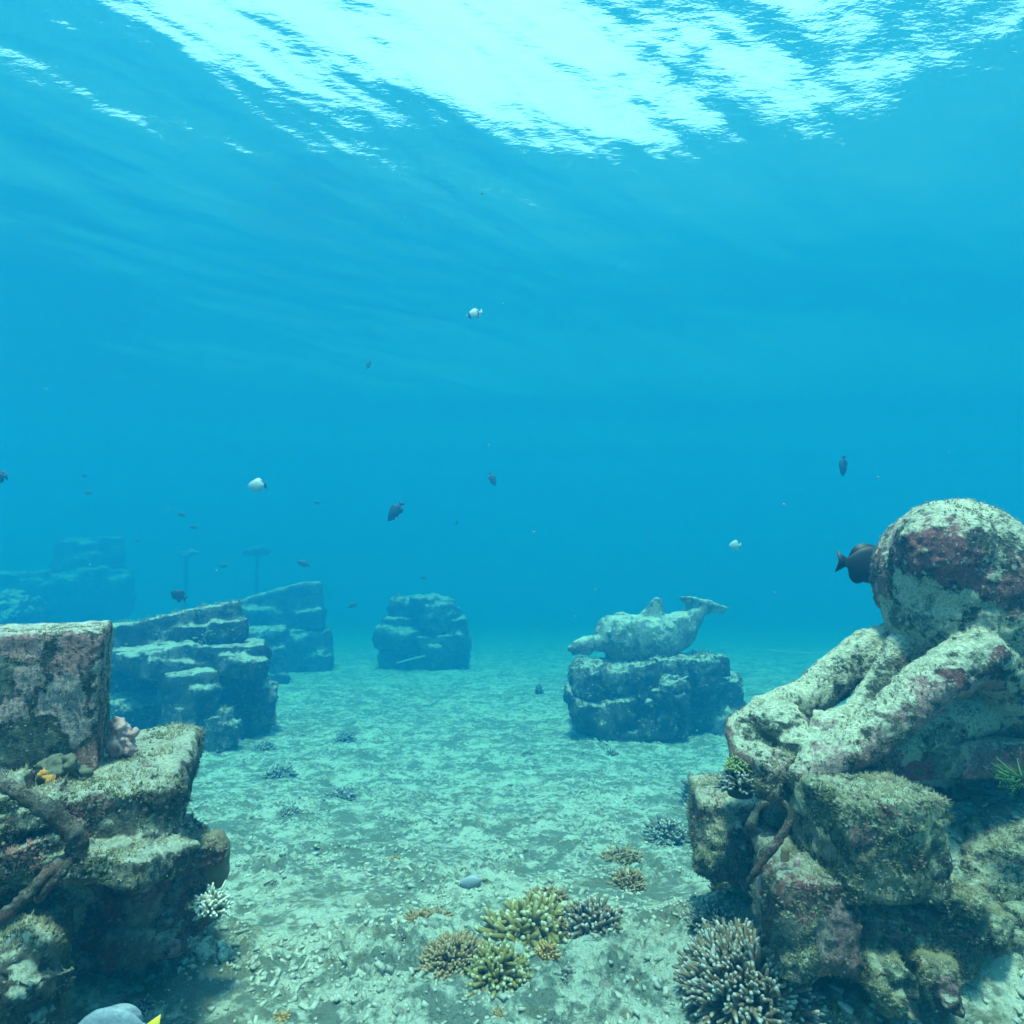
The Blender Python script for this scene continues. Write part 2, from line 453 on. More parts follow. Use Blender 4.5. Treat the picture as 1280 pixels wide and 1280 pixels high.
def seabed():
    x, y, q, tri = polar(.5, 112, .0065, 54, .18, 4)
    me = polar_mesh('seabed', x, y, gz(x, y, True), q, tri, True)
    if me.polygons[0].normal.z < 0: me.flip_normals()
    t = NT('rubble_seabed'); tc = t.node('TexCoord'); geo = t.node('NewGeometry')
    O = tc.outputs['Object']
    a = t.noise(O, 1.5, 5, .6); b = t.noise(O, 6, 6, .65); c = t.noise(O, 26, 5, .65); d = t.noise(O, 85, 4, .7)
    sand = t.mix(d.outputs['Fac'], (.44, .48, .36), (.78, .78, .60))
    turf = t.mix(d.outputs['Fac'], (.09, .11, .085), (.30, .33, .25))
    k = t.math('ADD', t.math('MULTIPLY', b.outputs['Fac'], .55), t.math('MULTIPLY', c.outputs['Fac'], .45))
    k = t.math('ADD', k, t.rng(a.outputs['Fac'], .3, .7, -.09, .09, False))
    col = t.mix(t.rng(k, .43, .56), sand, turf)
    v = t.node('TexVoronoi'); v.inputs['Scale'].default_value = 16; t.link(O, v.inputs['Vector'])
    sv = t.node('SeparateColor'); t.link(v.outputs['Color'], sv.inputs['Color'])
    spots = t.ramp(sv.outputs['Red'], [(0, (.32, .22, .19)), (.3, (.13, .14, .10)), (.6, (.55, .54, .42)), (.8, (.26, .2, .11))], True)
    gate = t.math('MULTIPLY', t.rng(sv.outputs['Green'], .80, .82), t.rng(v.outputs['Distance'], .42, .30))
    col = t.mix(t.math('MULTIPLY', gate, .7), col, spots)
    b2 = t.node('VectorMath', operation='ADD'); b2.inputs[1].default_value = (3.3, 8.1, 1.4); t.link(O, b2.inputs[0])
    e = t.noise(b2.outputs['Vector'], 3.2, 8, .72)
    col = t.mix(t.rng(e.outputs['Fac'], .52, .60, 0, .6), col, t.mix(d.outputs['Fac'], (.07, .075, .04), (.34, .30, .17)))
    h = t.math('ADD', t.math('MULTIPLY', c.outputs['Fac'], 1.0), t.math('MULTIPLY', d.outputs['Fac'], .6))
    return tag(link_mesh('seabed', me, t.finish(col, h, 1.0, .045)), 'pale seabed of sand and broken coral', 'seabed', kind='structure')
seabed()
def on_bed(px, py, z=0.0):
    for _ in range(60):
        p = G(px, py, z); z = float(gz(p.x, p.y)[0])
    p.z = z
    return p

def coral_rubble():
    """Broken coral sticks and lumps too many to count."""
    V, Fc, k = [], [], 0
    cube = [(-1, -1, -1), (1, -1, -1), (1, 1, -1), (-1, 1, -1), (-1, -1, 1), (1, -1, 1), (1, 1, 1), (-1, 1, 1)]
    fs = [(0, 3, 2, 1), (4, 5, 6, 7), (0, 1, 5, 4), (1, 2, 6, 5), (2, 3, 7, 6), (3, 0, 4, 7)]
    n = 32000
    r = 1.3 * np.exp(rng.random(n) * math.log(14)); a = np.radians(rng.uniform(-48, 48, n))
    xs, ys = r * np.sin(a), r * np.cos(a); zs = gz(xs, ys, True)
    keep = fbm(np.stack([xs * 1.8, ys * 1.8, xs * 0], 1), 2) > rng.uniform(-.5, .6, n)
    for x, y, z in zip(xs[keep], ys[keep], zs[keep]):
        stick = random.random() < .55
        s = random.choice((.002, .0028, .0035, .0045, .006)) * (1 + .12 * y)
        L = random.uniform(1.3, 3.0) if stick else random.uniform(.9, 1.7)
        m = Matrix.Translation((x, y, z + s * .3)) @ Euler((random.uniform(-.45, .45), random.uniform(-.5, .5), random.uniform(0, 6.3))).to_matrix().to_4x4()
        bend = random.uniform(-.6, .6)
        for cx, cyy, cz in cube:
            j = 1 + random.uniform(-.55, .55)
            V.append(m @ Vector((cx * L * s, (cyy * j + bend * abs(cx)) * s, cz * s * j * .8)))
        Fc += [tuple(i + k for i in f) for f in fs]; k += 8
    me = bpy.data.meshes.new('coral_rubble'); me.from_pydata(V, [], Fc); me.update()
    t = NT('broken_coral'); tc = t.node('TexCoord')
    n1 = t.noise(tc.outputs['Object'], 9, 3); n2 = t.noise(tc.outputs['Object'], 60, 3)
    c = t.ramp(n1.outputs['Fac'], [(.3, (.10, .11, .08)), (.43, (.26, .27, .2)), (.53, (.48, .48, .38)), (.62, (.2, .17, .12)), (.72, (.4, .38, .3))])
    c = t.mix(n2.outputs['Fac'], c, (.42, .42, .33))
    tag(link_mesh('coral_rubble', me, t.finish(c, n2.outputs['Fac'], .6, .01)), 'loose bits of broken coral strewn over the seabed', 'rubble', kind='stuff')
coral_rubble()

# ------------------------------------------------------------------ stones
SEED = [0]
def stone(name, px0, py0, px1, py1, Y, depth, mat, label, cat, rot=(0, 0, 0), voxel=None, rough=1.0, group=None, poly=None, bevel=.14, nub=None, face=.9, frag=0):
    """A worn block whose front face fills the given box of the photograph at distance Y."""
    SEED[0] += 1
    xc = (px0 + px1) / 2
    inner = px1 if xc < 640 else px0
    ang = math.atan2(inner - 640, F) * face            # the near side wall lies along the line of sight
    fx, fy = math.cos(ang), -math.sin(ang)             # along the front face
    A = W(inner, py1, Y)
    def along(px):                                     # where a pixel column meets the front face
        k = (px - 640) / F / ray(px, py1).y * 1.0
        return (k * A.y - A.x) / (fx - k * fy)
    t0, t1 = along(px0), along(px1)
    w, h = t1 - t0, W(inner, py0, Y).z - A.z
    base = Vector((A.x + fx * (t0 + t1) / 2 + math.sin(ang) * depth / 2, A.y + fy * (t0 + t1) / 2 + math.cos(ang) * depth / 2, A.z))
    bm = bmesh.new()
    if poly:
        front = [Vector((along(px) - (t0 + t1) / 2, 0, W(inner, py, Y).z - base.z)) for px, py in poly]
        vs_ = [bm.verts.new((p.x, -depth / 2, p.z)) for p in front] + [bm.verts.new((p.x, depth / 2, p.z)) for p in front]
        n = len(front)
        bm.faces.new(vs_[:n]); bm.faces.new(vs_[n:][::-1])
        for i in range(n): bm.faces.new((vs_[i], vs_[i + n], vs_[(i + 1) % n + n], vs_[(i + 1) % n]))
        bmesh.ops.recalc_face_normals(bm, faces=bm.faces)
    else:
        bmesh.ops.create_cube(bm, size=1)
        for v in bm.verts: v.co = Vector((v.co.x * w, v.co.y * depth, (v.co.z + .5) * h))
    s = min(w, h, depth)
    for v in bm.verts: v.co += Vector((random.gauss(0, 1), random.gauss(0, 1), random.gauss(0, 1))) * s * .035 * rough
    bmesh.ops.bevel(bm, geom=list(bm.edges), offset=s * bevel, segments=3, affect='EDGES', profile=.6)
    for _ in range(frag):                              # broken lumps and ledges grown onto the stone
        q = random.uniform(.16, .42)
        vx = voxel or max(.009, .0042 * Y)
        sx_, sy_, sz_ = (max(7 * vx, e_) for e_ in (w * q * random.uniform(.7, 1.6), depth * q * random.uniform(.7, 1.4), h * q * random.uniform(.35, .8)))
        p_ = Vector((random.uniform(-.5, .5) * w, random.choice((-.5, -.5, random.uniform(-.5, .5))) * depth, random.uniform(.1, 1.0) * h - sz_ * .3))
        p_.x = max(-.5 * w + .42 * sx_, min(.5 * w - .42 * sx_, p_.x)) if sx_ < w else 0; p_.z = min(p_.z, (h * .5 if poly else h) - sz_ * .4)
        m_ = Matrix.Translation(p_) @ Euler((random.gauss(0, .15), random.gauss(0, .15), random.uniform(-.7, .7))).to_matrix().to_4x4() @ Matrix.Diagonal((sx_, sy_, sz_, 1))
        r_ = bmesh.ops.create_cube(bm, size=1, matrix=m_)
    vox = voxel or max(.009, .0042 * Y)
    me = remesh(bm, min(vox, s / 5), 1)
    L = max(w, h, depth)
    crust(me, SEED[0], [(1.6 / L, .10 * s * rough, 2), (4.5 / L, .06 * s * rough, 3), *([] if Y < 4 else [(10 / L, .045 * s * rough, 3)]), (14 if Y < 4 else 7, (.012 if Y < 4 else .024) * min(1, s * 4) * rough, 3)], nub if nub is not None else min(.012 if Y < 4 else .026, s * .06), 28 if Y < 4 else 13)
    o = link_mesh(name, me, mat)
    o.location = base; o.rotation_euler = (rot[0], rot[1], rot[2] - ang)
    return tag(o, label, cat, group)

gL = 'stones of the ruin on the left edge'
# left foreground ruin
stone('stone_block', -150, 788, 124, 1000, 2.1, .42, M['block'], 'upright pink-grey block with a white crusted top at the left edge', 'stone block', rot=(0, 0, R(-2)), rough=.30, bevel=.05, voxel=.007, nub=.006, group=gL)
stone('ledge_slab', -160, 974, 232, 1050, 2.0, .75, M['ledge'], 'thick overhanging ledge slab carrying the upright pink-grey block', 'stone slab', rot=(0, 0, R(-4)), rough=1.0, bevel=.25, voxel=.009, nub=.016, frag=6, group=gL)
stone('ledge_stone', -120, 992, 30, 1130, 1.78, .3, M['ledge'], 'pale-topped stone at the left edge under the crusted rope', 'stone', rough=1.0, bevel=.22, frag=6, group=gL)
stone('support_stone', -200, 1040, 168, 1215, 2.4, .7, M['plinth'], 'dark stone in the shade below the ledge slab', 'stone', rough=.7, bevel=.2, face=.5, group=gL)
stone('boulder', 134, 1052, 250, 1182, 2.42, .34, M['redrock'], 'red-faced rounded boulder below the right end of the ledge', 'boulder', rot=(0, 0, R(14)), rough=1.3, bevel=.34, voxel=.008, nub=.014, frag=6, group=gL)
stone('corner_stone', -90, 1172, 66, 1345, 1.72, .4, M['ledge'], 'turf-covered stone in the bottom left corner', 'stone', rough=1.1, bevel=.3, nub=.014, frag=6, group=gL)

# wall at mid distance on the left
gW = 'stones of the low wall on the left'
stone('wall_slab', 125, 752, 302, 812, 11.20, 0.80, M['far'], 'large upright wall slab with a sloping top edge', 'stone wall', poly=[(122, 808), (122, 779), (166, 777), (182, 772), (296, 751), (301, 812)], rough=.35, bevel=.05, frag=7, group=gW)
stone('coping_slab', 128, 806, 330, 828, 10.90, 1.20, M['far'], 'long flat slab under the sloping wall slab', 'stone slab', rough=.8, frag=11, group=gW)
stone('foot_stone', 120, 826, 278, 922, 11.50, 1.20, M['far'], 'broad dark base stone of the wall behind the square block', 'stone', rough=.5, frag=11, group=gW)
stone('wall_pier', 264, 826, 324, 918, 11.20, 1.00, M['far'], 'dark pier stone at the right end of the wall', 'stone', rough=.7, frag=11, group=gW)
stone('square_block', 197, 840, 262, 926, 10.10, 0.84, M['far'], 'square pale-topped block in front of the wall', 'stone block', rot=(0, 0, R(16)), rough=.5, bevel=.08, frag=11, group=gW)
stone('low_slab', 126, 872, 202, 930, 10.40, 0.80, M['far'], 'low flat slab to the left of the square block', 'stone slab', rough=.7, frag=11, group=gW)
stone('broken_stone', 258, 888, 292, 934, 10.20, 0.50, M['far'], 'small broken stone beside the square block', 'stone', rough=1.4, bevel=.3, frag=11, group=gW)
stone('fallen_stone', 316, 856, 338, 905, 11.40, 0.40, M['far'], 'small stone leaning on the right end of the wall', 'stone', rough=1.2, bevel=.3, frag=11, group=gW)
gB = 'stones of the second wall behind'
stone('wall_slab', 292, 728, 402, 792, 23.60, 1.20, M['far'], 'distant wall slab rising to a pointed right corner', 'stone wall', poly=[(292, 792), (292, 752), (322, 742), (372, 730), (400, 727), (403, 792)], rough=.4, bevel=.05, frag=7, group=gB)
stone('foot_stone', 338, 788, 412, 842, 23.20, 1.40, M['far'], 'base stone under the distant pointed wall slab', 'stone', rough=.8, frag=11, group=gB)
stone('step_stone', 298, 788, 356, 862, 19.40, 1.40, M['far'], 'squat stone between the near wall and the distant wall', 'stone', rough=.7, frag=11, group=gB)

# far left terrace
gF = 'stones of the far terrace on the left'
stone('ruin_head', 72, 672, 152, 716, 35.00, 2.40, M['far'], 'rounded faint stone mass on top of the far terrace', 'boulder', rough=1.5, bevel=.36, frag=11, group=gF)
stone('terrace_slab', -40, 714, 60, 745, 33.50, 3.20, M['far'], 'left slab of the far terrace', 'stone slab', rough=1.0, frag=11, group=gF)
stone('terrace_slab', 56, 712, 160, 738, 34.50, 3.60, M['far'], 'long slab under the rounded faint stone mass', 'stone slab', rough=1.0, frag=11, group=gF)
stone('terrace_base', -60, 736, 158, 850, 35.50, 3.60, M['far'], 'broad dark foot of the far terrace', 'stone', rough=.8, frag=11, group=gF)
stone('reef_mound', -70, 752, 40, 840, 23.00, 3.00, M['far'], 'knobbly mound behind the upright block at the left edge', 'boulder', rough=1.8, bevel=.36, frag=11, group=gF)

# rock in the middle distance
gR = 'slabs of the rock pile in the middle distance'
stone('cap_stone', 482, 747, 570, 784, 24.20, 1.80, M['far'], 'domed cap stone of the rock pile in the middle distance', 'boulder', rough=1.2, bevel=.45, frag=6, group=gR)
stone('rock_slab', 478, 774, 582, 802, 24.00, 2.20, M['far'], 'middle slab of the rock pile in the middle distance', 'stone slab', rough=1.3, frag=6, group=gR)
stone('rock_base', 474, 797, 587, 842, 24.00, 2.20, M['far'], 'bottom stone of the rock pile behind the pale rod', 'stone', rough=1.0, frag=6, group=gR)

# dolphin pedestal
gP = 'slabs of the dolphin pedestal'
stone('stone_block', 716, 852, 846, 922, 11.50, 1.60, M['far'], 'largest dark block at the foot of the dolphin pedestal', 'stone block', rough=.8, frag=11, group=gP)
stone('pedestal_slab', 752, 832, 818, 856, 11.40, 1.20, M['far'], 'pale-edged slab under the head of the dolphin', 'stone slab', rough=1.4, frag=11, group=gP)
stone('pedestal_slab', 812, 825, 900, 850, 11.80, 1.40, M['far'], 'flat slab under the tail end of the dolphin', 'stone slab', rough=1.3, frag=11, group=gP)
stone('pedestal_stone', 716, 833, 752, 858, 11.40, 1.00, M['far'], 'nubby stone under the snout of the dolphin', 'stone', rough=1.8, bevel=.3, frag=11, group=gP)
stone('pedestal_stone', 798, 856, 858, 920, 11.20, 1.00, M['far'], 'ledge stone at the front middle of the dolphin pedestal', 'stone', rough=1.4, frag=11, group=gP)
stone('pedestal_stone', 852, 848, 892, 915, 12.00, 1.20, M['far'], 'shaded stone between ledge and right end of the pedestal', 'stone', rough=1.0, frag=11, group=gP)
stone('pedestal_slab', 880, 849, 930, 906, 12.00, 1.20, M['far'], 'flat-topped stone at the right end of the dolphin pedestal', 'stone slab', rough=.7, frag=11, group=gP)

# right foreground ruin
gS = 'stones under the octopus statue'
stone('plinth_slab', 985, 948, 1420, 990, 2.36, .36, M['plinth'], 'maroon-patched plinth slab on which the octopus statue lies', 'stone slab', rough=.8, bevel=.2, voxel=.009, nub=.012, face=-.45, group=gS)
stone('plinth_nose', 946, 938, 1015, 1005, 2.42, .35, M['plinth'], 'rough knobbly end stone below the curled arms of the octopus', 'stone', rot=(0, 0, R(-8)), rough=1.4, bevel=.33, voxel=.009, nub=.018, frag=2, group=gS)
stone('square_block', 1050, 1004, 1195, 1130, 2.06, .34, M['rubble_stone'], 'big olive square block propping up the statue plinth', 'stone block', rot=(0, R(2), R(10)), rough=.6, bevel=.09, voxel=.008, nub=.013, face=0, group=gS)
stone('dark_stone', 965, 985, 1060, 1110, 2.5, .4, M['plinth'], 'dark stone in shade left of the olive block', 'stone', rough=1.0, bevel=.2, frag=6, group=gS)
stone('side_block', 868, 1002, 968, 1082, 2.75, .4, M['plinth'], 'small reddish block at the left foot of the statue ruin', 'stone block', rot=(0, 0, R(6)), rough=.6, bevel=.08, nub=.010, frag=6, group=gS)
stone('foot_stone', 958, 1092, 1068, 1215, 2.12, .4, M['redrock'], 'maroon stone with a pale top beneath the olive block', 'stone', rot=(0, 0, R(14)), rough=.9, bevel=.15, nub=.014, frag=2, group=gS)
stone('foot_stone', 1050, 1128, 1235, 1225, 2.16, .5, M['rubble_stone'], 'low turf-covered stone right under the olive block', 'stone', rot=(0, 0, R(5)), rough=1.2, bevel=.3, nub=.016, frag=2, face=.3, group=gS)
stone('bank_stone', 1200, 1050, 1440, 1190, 2.45, .7, M['rubble_stone'], 'sloping bank of crusted rock at the right edge', 'boulder', rot=(R(8), 0, 0), rough=1.5, bevel=.35, nub=.016, frag=6, group=gS)
stone('back_stone', 1120, 965, 1440, 1130, 3.0, .5, M['plinth'], 'deeply shaded stone behind the gap under the plinth', 'stone', rough=.8, frag=6, group=gS)

for a, lab in (((1176, 1118, 1232, 1166, 2.12, .12), 'small red-brown stone wedged right of the big olive block'),
               ((1222, 1150, 1262, 1190, 2.16, .12), 'small pale stone at the foot of the sloping bank'),
               ((1080, 1206, 1140, 1240, 2.04, .14), 'flat turf-covered stone lying in front of the low stone'),
               ((1150, 1212, 1196, 1246, 2.02, .11), 'small round stone in front of the pale fingered coral'),
               ((872, 1068, 912, 1102, 2.62, .12), 'small stone at the foot of the small reddish block')):
    stone('loose_stone', *a, random.choice((M['redrock'], M['rubble_stone'])), lab, 'stone', rot=(0, 0, random.uniform(-.5, .5)), rough=1.6, bevel=.3, voxel=.007, nub=.010, frag=2, group=gS)

# ------------------------------------------------------------------ statues
def ball(bm, c, r, squash=(1, 1, 1), rot=None):
    m = Matrix.Translation(c)
    if rot is not None: m = m @ rot.to_matrix().to_4x4()
    m = m @ Matrix.Diagonal((r * squash[0], r * squash[1], r * squash[2], 1))
    bmesh.ops.create_icosphere(bm, subdivisions=3, radius=1, matrix=m)
def limb(bm, pts, steps=9):
    """pts: (position, radius) joints; a chain of overlapping balls makes a tapering limb."""
    for (a, ra), (b, rb) in zip(pts[:-1], pts[1:]):
        n = max(3, int((b - a).length / (min(ra, rb) * .35)))
        for i in range(n + 1):
            f = i / n; f2 = f * f * (3 - 2 * f)
            ball(bm, a.lerp(b, f), ra + (rb - ra) * f2)
def pr(px, py, Y, rpx): return (W(px, py, Y), rpx * Y / F)

def octopus():
    base = W(1180, 960, 2.7)
    bm = bmesh.new()
    c, r = pr(1197, 722, 2.78, 95); ball(bm, c, r, (1, 1, 1.0))
    c, r = pr(1205, 764, 2.76, 91); ball(bm, c, r, (1.0, .95, .85))
    c, r = pr(1180, 690, 2.66, 60); ball(bm, c, r)
    # body behind and below the head
    limb(bm, [pr(1230, 795, 3.02, 84), pr(1290, 870, 3.10, 95)])
    limb(bm, [pr(1180, 880, 3.02, 40), pr(1260, 885, 2.90, 58), pr(1310, 880, 2.9, 60)])
    # far arm curling round at its tip
    limb(bm, [pr(1124, 806, 2.95, 30), pr(1086, 812, 2.90, 27), pr(1046, 844, 2.86, 26), pr(1008, 874, 2.80, 22), pr(960, 892, 2.70, 21), pr(928, 912, 2.62, 21), pr(932, 942, 2.54, 20), pr(962, 958, 2.48, 18)])
    # arm under the head
    limb(bm, [pr(1156, 786, 2.80, 22), pr(1130, 810, 2.76, 20), pr(1096, 856, 2.72, 17), pr(1070, 893, 2.66, 15), pr(1036, 912, 2.60, 20), pr(1004, 910, 2.57, 22)])
    # near arm: rises to a sharp bend, then runs down to the left
    limb(bm, [pr(1270, 892, 2.66, 30), pr(1254, 842, 2.58, 33), pr(1222, 816, 2.50, 30), pr(1168, 850, 2.45, 29), pr(1116, 897, 2.42, 29), pr(1072, 930, 2.40, 27), pr(1030, 950, 2.37, 26), pr(1002, 970, 2.36, 21), pr(1012, 984, 2.34, 14)])
    # arm lying along the plinth edge
    limb(bm, [pr(1320, 858, 2.85, 31), pr(1240, 888, 2.70, 28), pr(1160, 914, 2.58, 26), pr(1096, 944, 2.48, 24), pr(1066, 966, 2.42, 18)])
    for (x, y, Yd, rr) in ((975, 908, 2.56, 34), (946, 928, 2.58, 30), (1002, 934, 2.46, 28), (1040, 912, 2.5, 24), (968, 958, 2.45, 24), (1205, 890, 2.78, 34)):
        c, r = pr(x, y, Yd, rr); ball(bm, c, r, (1.1, 1, .85))
    for v in bm.verts: v.co -= base
    me = remesh(bm, .0095, 3)
    crust(me, 77, [(4, .011, 3), (13, .008, 3)], .011, 30)
    o = link_mesh('octopus_statue', me, M['statue']); o.location = base
    return tag(o, 'crusted stone octopus statue with a round domed head over thick folded arms', 'statue')
octopus()

def dolphin():
    base = W(812, 828, 12.3)
    bm = bmesh.new()
    Y = 12.3
    limb(bm, [pr(712, 811, Y - .54, 4.5), pr(722, 807, Y - .50, 7.5), pr(736, 804, Y - .42, 9), pr(752, 803, Y - .34, 10.5)])
    limb(bm, [pr(716, 817, Y - .52, 2.5), pr(736, 815, Y - .44, 4)])
    limb(bm, [pr(766, 794, Y - 0.20, 24), pr(790, 799, Y, 30), pr(820, 799, Y + 0.10, 29), pr(844, 790, Y + 0.20, 23.5), pr(862, 776, Y + 0.30, 15.5), pr(873, 765, Y + 0.40, 10), pr(880, 758, Y + 0.44, 7)])
    c, r = pr(764, 787, Y - 0.24, 18); ball(bm, c, r)                 # melon
    c, r = pr(778, 788, Y - 0.10, 22); ball(bm, c, r)
    c, r = pr(761, 791, Y - 0.62, 4.5); ball(bm, c, r)                # eye
    limb(bm, [pr(775, 812, Y - 0.20, 16), pr(768, 828, Y - 0.10, 13)])
    def fin(pts, th):
        n = 14
        a, b, c3, d = pts                      # root front, root back, tip back, tip front
        for i in range(n + 1):
            f = i / n
            p0, p1 = a.lerp(d, f), b.lerp(c3, f)
            for j in range(9):
                ball(bm, p0.lerp(p1, j / 8), th * (1 - .6 * f))
    fin([W(800, 774, Y), W(827, 776, Y), W(824, 749, Y + 0.06), W(820, 747, Y + 0.06)], .075)      # dorsal
    T = Y + 0.44
    fin([W(868, 762, T), W(887, 755, T), W(860, 747, T - 0.30), W(850, 747, T - 0.30)], .09)      # flukes
    fin([W(872, 764, T), W(886, 755, T), W(910, 760, T + 0.24), W(903, 766, T + 0.24)], .07)
    for v in bm.verts: v.co -= base
    me = remesh(bm, .034, 2)
    crust(me, 31, [(2.5, .026, 3), (8, .014, 2)], .014, 10)
    o = link_mesh('dolphin_statue', me, M['dolphin']); o.location = base
    tag(o, 'grey stone dolphin with raised tail lying on the slab pedestal', 'statue')
dolphin()

# ------------------------------------------------------------------ corals and sponges
def hemi(n, zmin=.05):
    ga = math.pi * (3 - math.sqrt(5))
    for i in range(n):
        z = 1 - (1 - zmin) * (i + .5) / n
        r = math.sqrt(1 - z * z)
        yield Vector((r * math.cos(ga * i), r * math.sin(ga * i), z))
def lump(bm, r, flat=.6, seed=0):
    bmesh.ops.create_icosphere(bm, subdivisions=4, radius=1)
def coral(px, py, rpx, mat, label, n=90, thick=.09, fork=2, flat=.75, inner=.3, spread=.25, sides=6, z=None, at=None, name='coral', cat='coral', group='corals on the seabed', jag=.25, oval=1.0):
    """Bush of forked fingers growing out of one small hump; (px, py) is the foot."""
    p = at if at is not None else on_bed(px, py)
    Rr = rpx * p.y / F
    T = Tubes()
    # hump in the middle
    T.add([(0, 0, -.35 * Rr), (0, 0, .1 * Rr * flat), (0, 0, .42 * Rr * flat), (0, 0, .62 * Rr * flat)], [Rr * .6, Rr * .66, Rr * .52, Rr * .2], [0, 0, 0, 0], 14, 1.0)
    n = int(n * 1.5); sq = Vector((oval, 1, flat))
    el = lambda v: Vector((v.x * sq.x, v.y * sq.y, v.z * sq.z))
    lobes = [(Vector((random.gauss(0, 1), random.gauss(0, 1), random.uniform(0, 1))).normalized(), random.uniform(-jag, jag)) for _ in range(7)]
    for d in hemi(n):
        d = (d + Vector((random.gauss(0, .13), random.gauss(0, .13), random.gauss(0, .10)))).normalized()
        if random.random() < .06: continue
        L = Rr * (1 + sum(a * max(0, d.dot(v)) ** 6 for v, a in lobes) + random.uniform(-.07, .05))
        out = (d + Vector((random.gauss(0, .2), random.gauss(0, .2), random.gauss(0, .2) + .08))).normalized()
        a = el(d * L * max(inner, .42)); b = el(d * L * .80)
        t0 = Rr * thick * random.uniform(.8, 1.15)
        T.add([a, a.lerp(b, .5), b], [t0 * 1.2, t0 * 1.05, t0], [.05, .3, .62], sides)
        for k in range(fork):
            e = Vector((random.gauss(0, spread), random.gauss(0, spread), random.gauss(0, spread))) * Rr * .62
            c_ = b + el(out * L * random.uniform(.14, .24)) + e
            T.add([b - (b - a) * .12, b.lerp(c_, .55), c_], [t0 * .95, t0 * .92, t0 * .66], [.5, .75, random.choice((.85, .95, 1.0, 1.0))], sides)
    o = T.build(name, mat)
    o.location = p; o.rotation_euler = (0, 0, random.uniform(0, 6.28) if oval == 1.0 else 0)
    return tag(o, label, cat, group)

# the large colonies
coral(932, 1250, 80, M['coral_tan'], 'largest white-tipped bushy coral at the bottom right of centre', n=290, thick=.033, fork=3, flat=.82, inner=.5, spread=.11, jag=.10)
coral(566, 1212, 44, M['coral_brown'], 'rounded brown finger coral left in the central cluster', n=260, thick=.045, fork=2, flat=.75, spread=.09, inner=.5)
coral(620, 1226, 41, M['coral_yellow'], 'round white-tipped yellow coral at the front of the central cluster', n=110, thick=.07, fork=2, flat=.8, spread=.16)
coral(662, 1172, 48, M['coral_yellow'], 'biggest yellow chunky coral at the middle of the central cluster', n=110, thick=.075, fork=2, flat=.62, spread=.24, jag=.4, oval=1.2)
coral(738, 1166, 34, M['coral_tan'], 'brownish pale-tipped coral at the right end of the central cluster', n=110, thick=.07, fork=2, flat=.95, spread=.18)
coral(706, 1172, 22, M['coral_brown'], 'dull brown coral wedged between yellow and pale-tipped corals', n=110, thick=.06, fork=1, flat=.9, inner=.5)
coral(684, 1198, 16, M['coral_orange'], 'small orange coral in front of the biggest yellow coral', n=60, thick=.10, fork=1, flat=.8)
coral(686, 1126, 18, M['coral_brown'], 'small brown coral behind the biggest yellow coral', n=70, thick=.09, fork=2, flat=.6, oval=1.4)
coral(786, 1112, 23, M['coral_brown'], 'round brown soft-looking coral right of the central cluster', n=150, thick=.06, fork=1, flat=.85, inner=.5)
coral(778, 1078, 24, M['coral_brown'], 'flat brown coral behind the round brown coral', n=150, thick=.06, fork=1, flat=.55, inner=.5, oval=1.2)
coral(514, 1186, 16, M['coral_grey'], 'small dark grey coral left of the rounded brown finger coral', n=60, thick=.10, fork=2, flat=.8)
coral(536, 1154, 24, M['coral_brown'], 'flat low brown coral patch above the rounded finger coral', n=110, thick=.08, fork=1, flat=.3, inner=.5, oval=1.3)
coral(494, 1078, 8, M['coral_orange'], 'tiny orange coral alone on the pale seabed', n=40, thick=.12, fork=1)
coral(622, 1252, 9, M['coral_orange'], 'tiny orange coral in front of the round yellow coral', n=40, thick=.12, fork=1)
coral(715, 1224, 16, M['coral_grey'], 'small mauve-grey coral below the right end of the central cluster', n=60, thick=.10, fork=2, flat=.7)
coral(808, 1238, 16, M['coral_orange'], 'small tan coral left of the largest bushy coral', n=50, thick=.10, fork=2, flat=.6)
coral(748, 1240, 9, M['coral_orange'], 'tiny tan coral between central cluster and largest bushy coral', n=40, thick=.12, fork=1)
coral(626, 1274, 14, M['coral_orange'], 'small orange coral at the bottom edge of the picture', n=50, thick=.10, fork=1, flat=.6)
coral(836, 1052, 28, M['coral_grey'], 'grey bushy coral beside the small reddish block', n=110, thick=.06, fork=2, flat=.9, spread=.16)
coral(895, 1160, 30, M['coral_grey'], 'dark grey bushy coral behind the largest bushy coral', n=110, thick=.06, fork=2, flat=.9, spread=.16)
coral(872, 1006, 24, M['coral_grey'], 'pale branching coral at the left tip of the statue ruin', n=60, thick=.07, fork=3, flat=1.3, spread=.3)
coral(1060, 1215, 22, M['coral_brown'], 'brown velvety coral at the foot of the maroon stone', n=150, thick=.06, fork=1, flat=1.1, inner=.5)
coral(1188, 1190, 26, M['coral_white'], 'pale grey fingered coral on the bank at the right', n=80, thick=.08, fork=2, flat=.8)
coral(1210, 1208, 11, M['coral_yellow'], 'tiny mustard coral just below the pale fingered coral', n=50, thick=.11, fork=1)
coral(1045, 1270, 20, M['coral_yellow'], 'small pale yellow coral at bottom edge right of the largest coral', n=70, thick=.09, fork=2, flat=.6)
coral(1146, 1238, 10, M['coral_orange'], 'tiny orange coral on the sand at the bottom right', n=40, thick=.11, fork=1)
coral(905, 1118, 16, M['coral_orange'], 'small orange coral under the whip coral', n=60, thick=.09, fork=1, flat=.7)
coral(348, 970, 17, M['coral_grey'], 'dark low coral on the seabed right of the square block', n=60, thick=.09, fork=2, flat=.5)
coral(362, 1020, 15, M['coral_grey'], 'dark low coral on the open seabed at left of centre', n=60, thick=.09, fork=2, flat=.5)
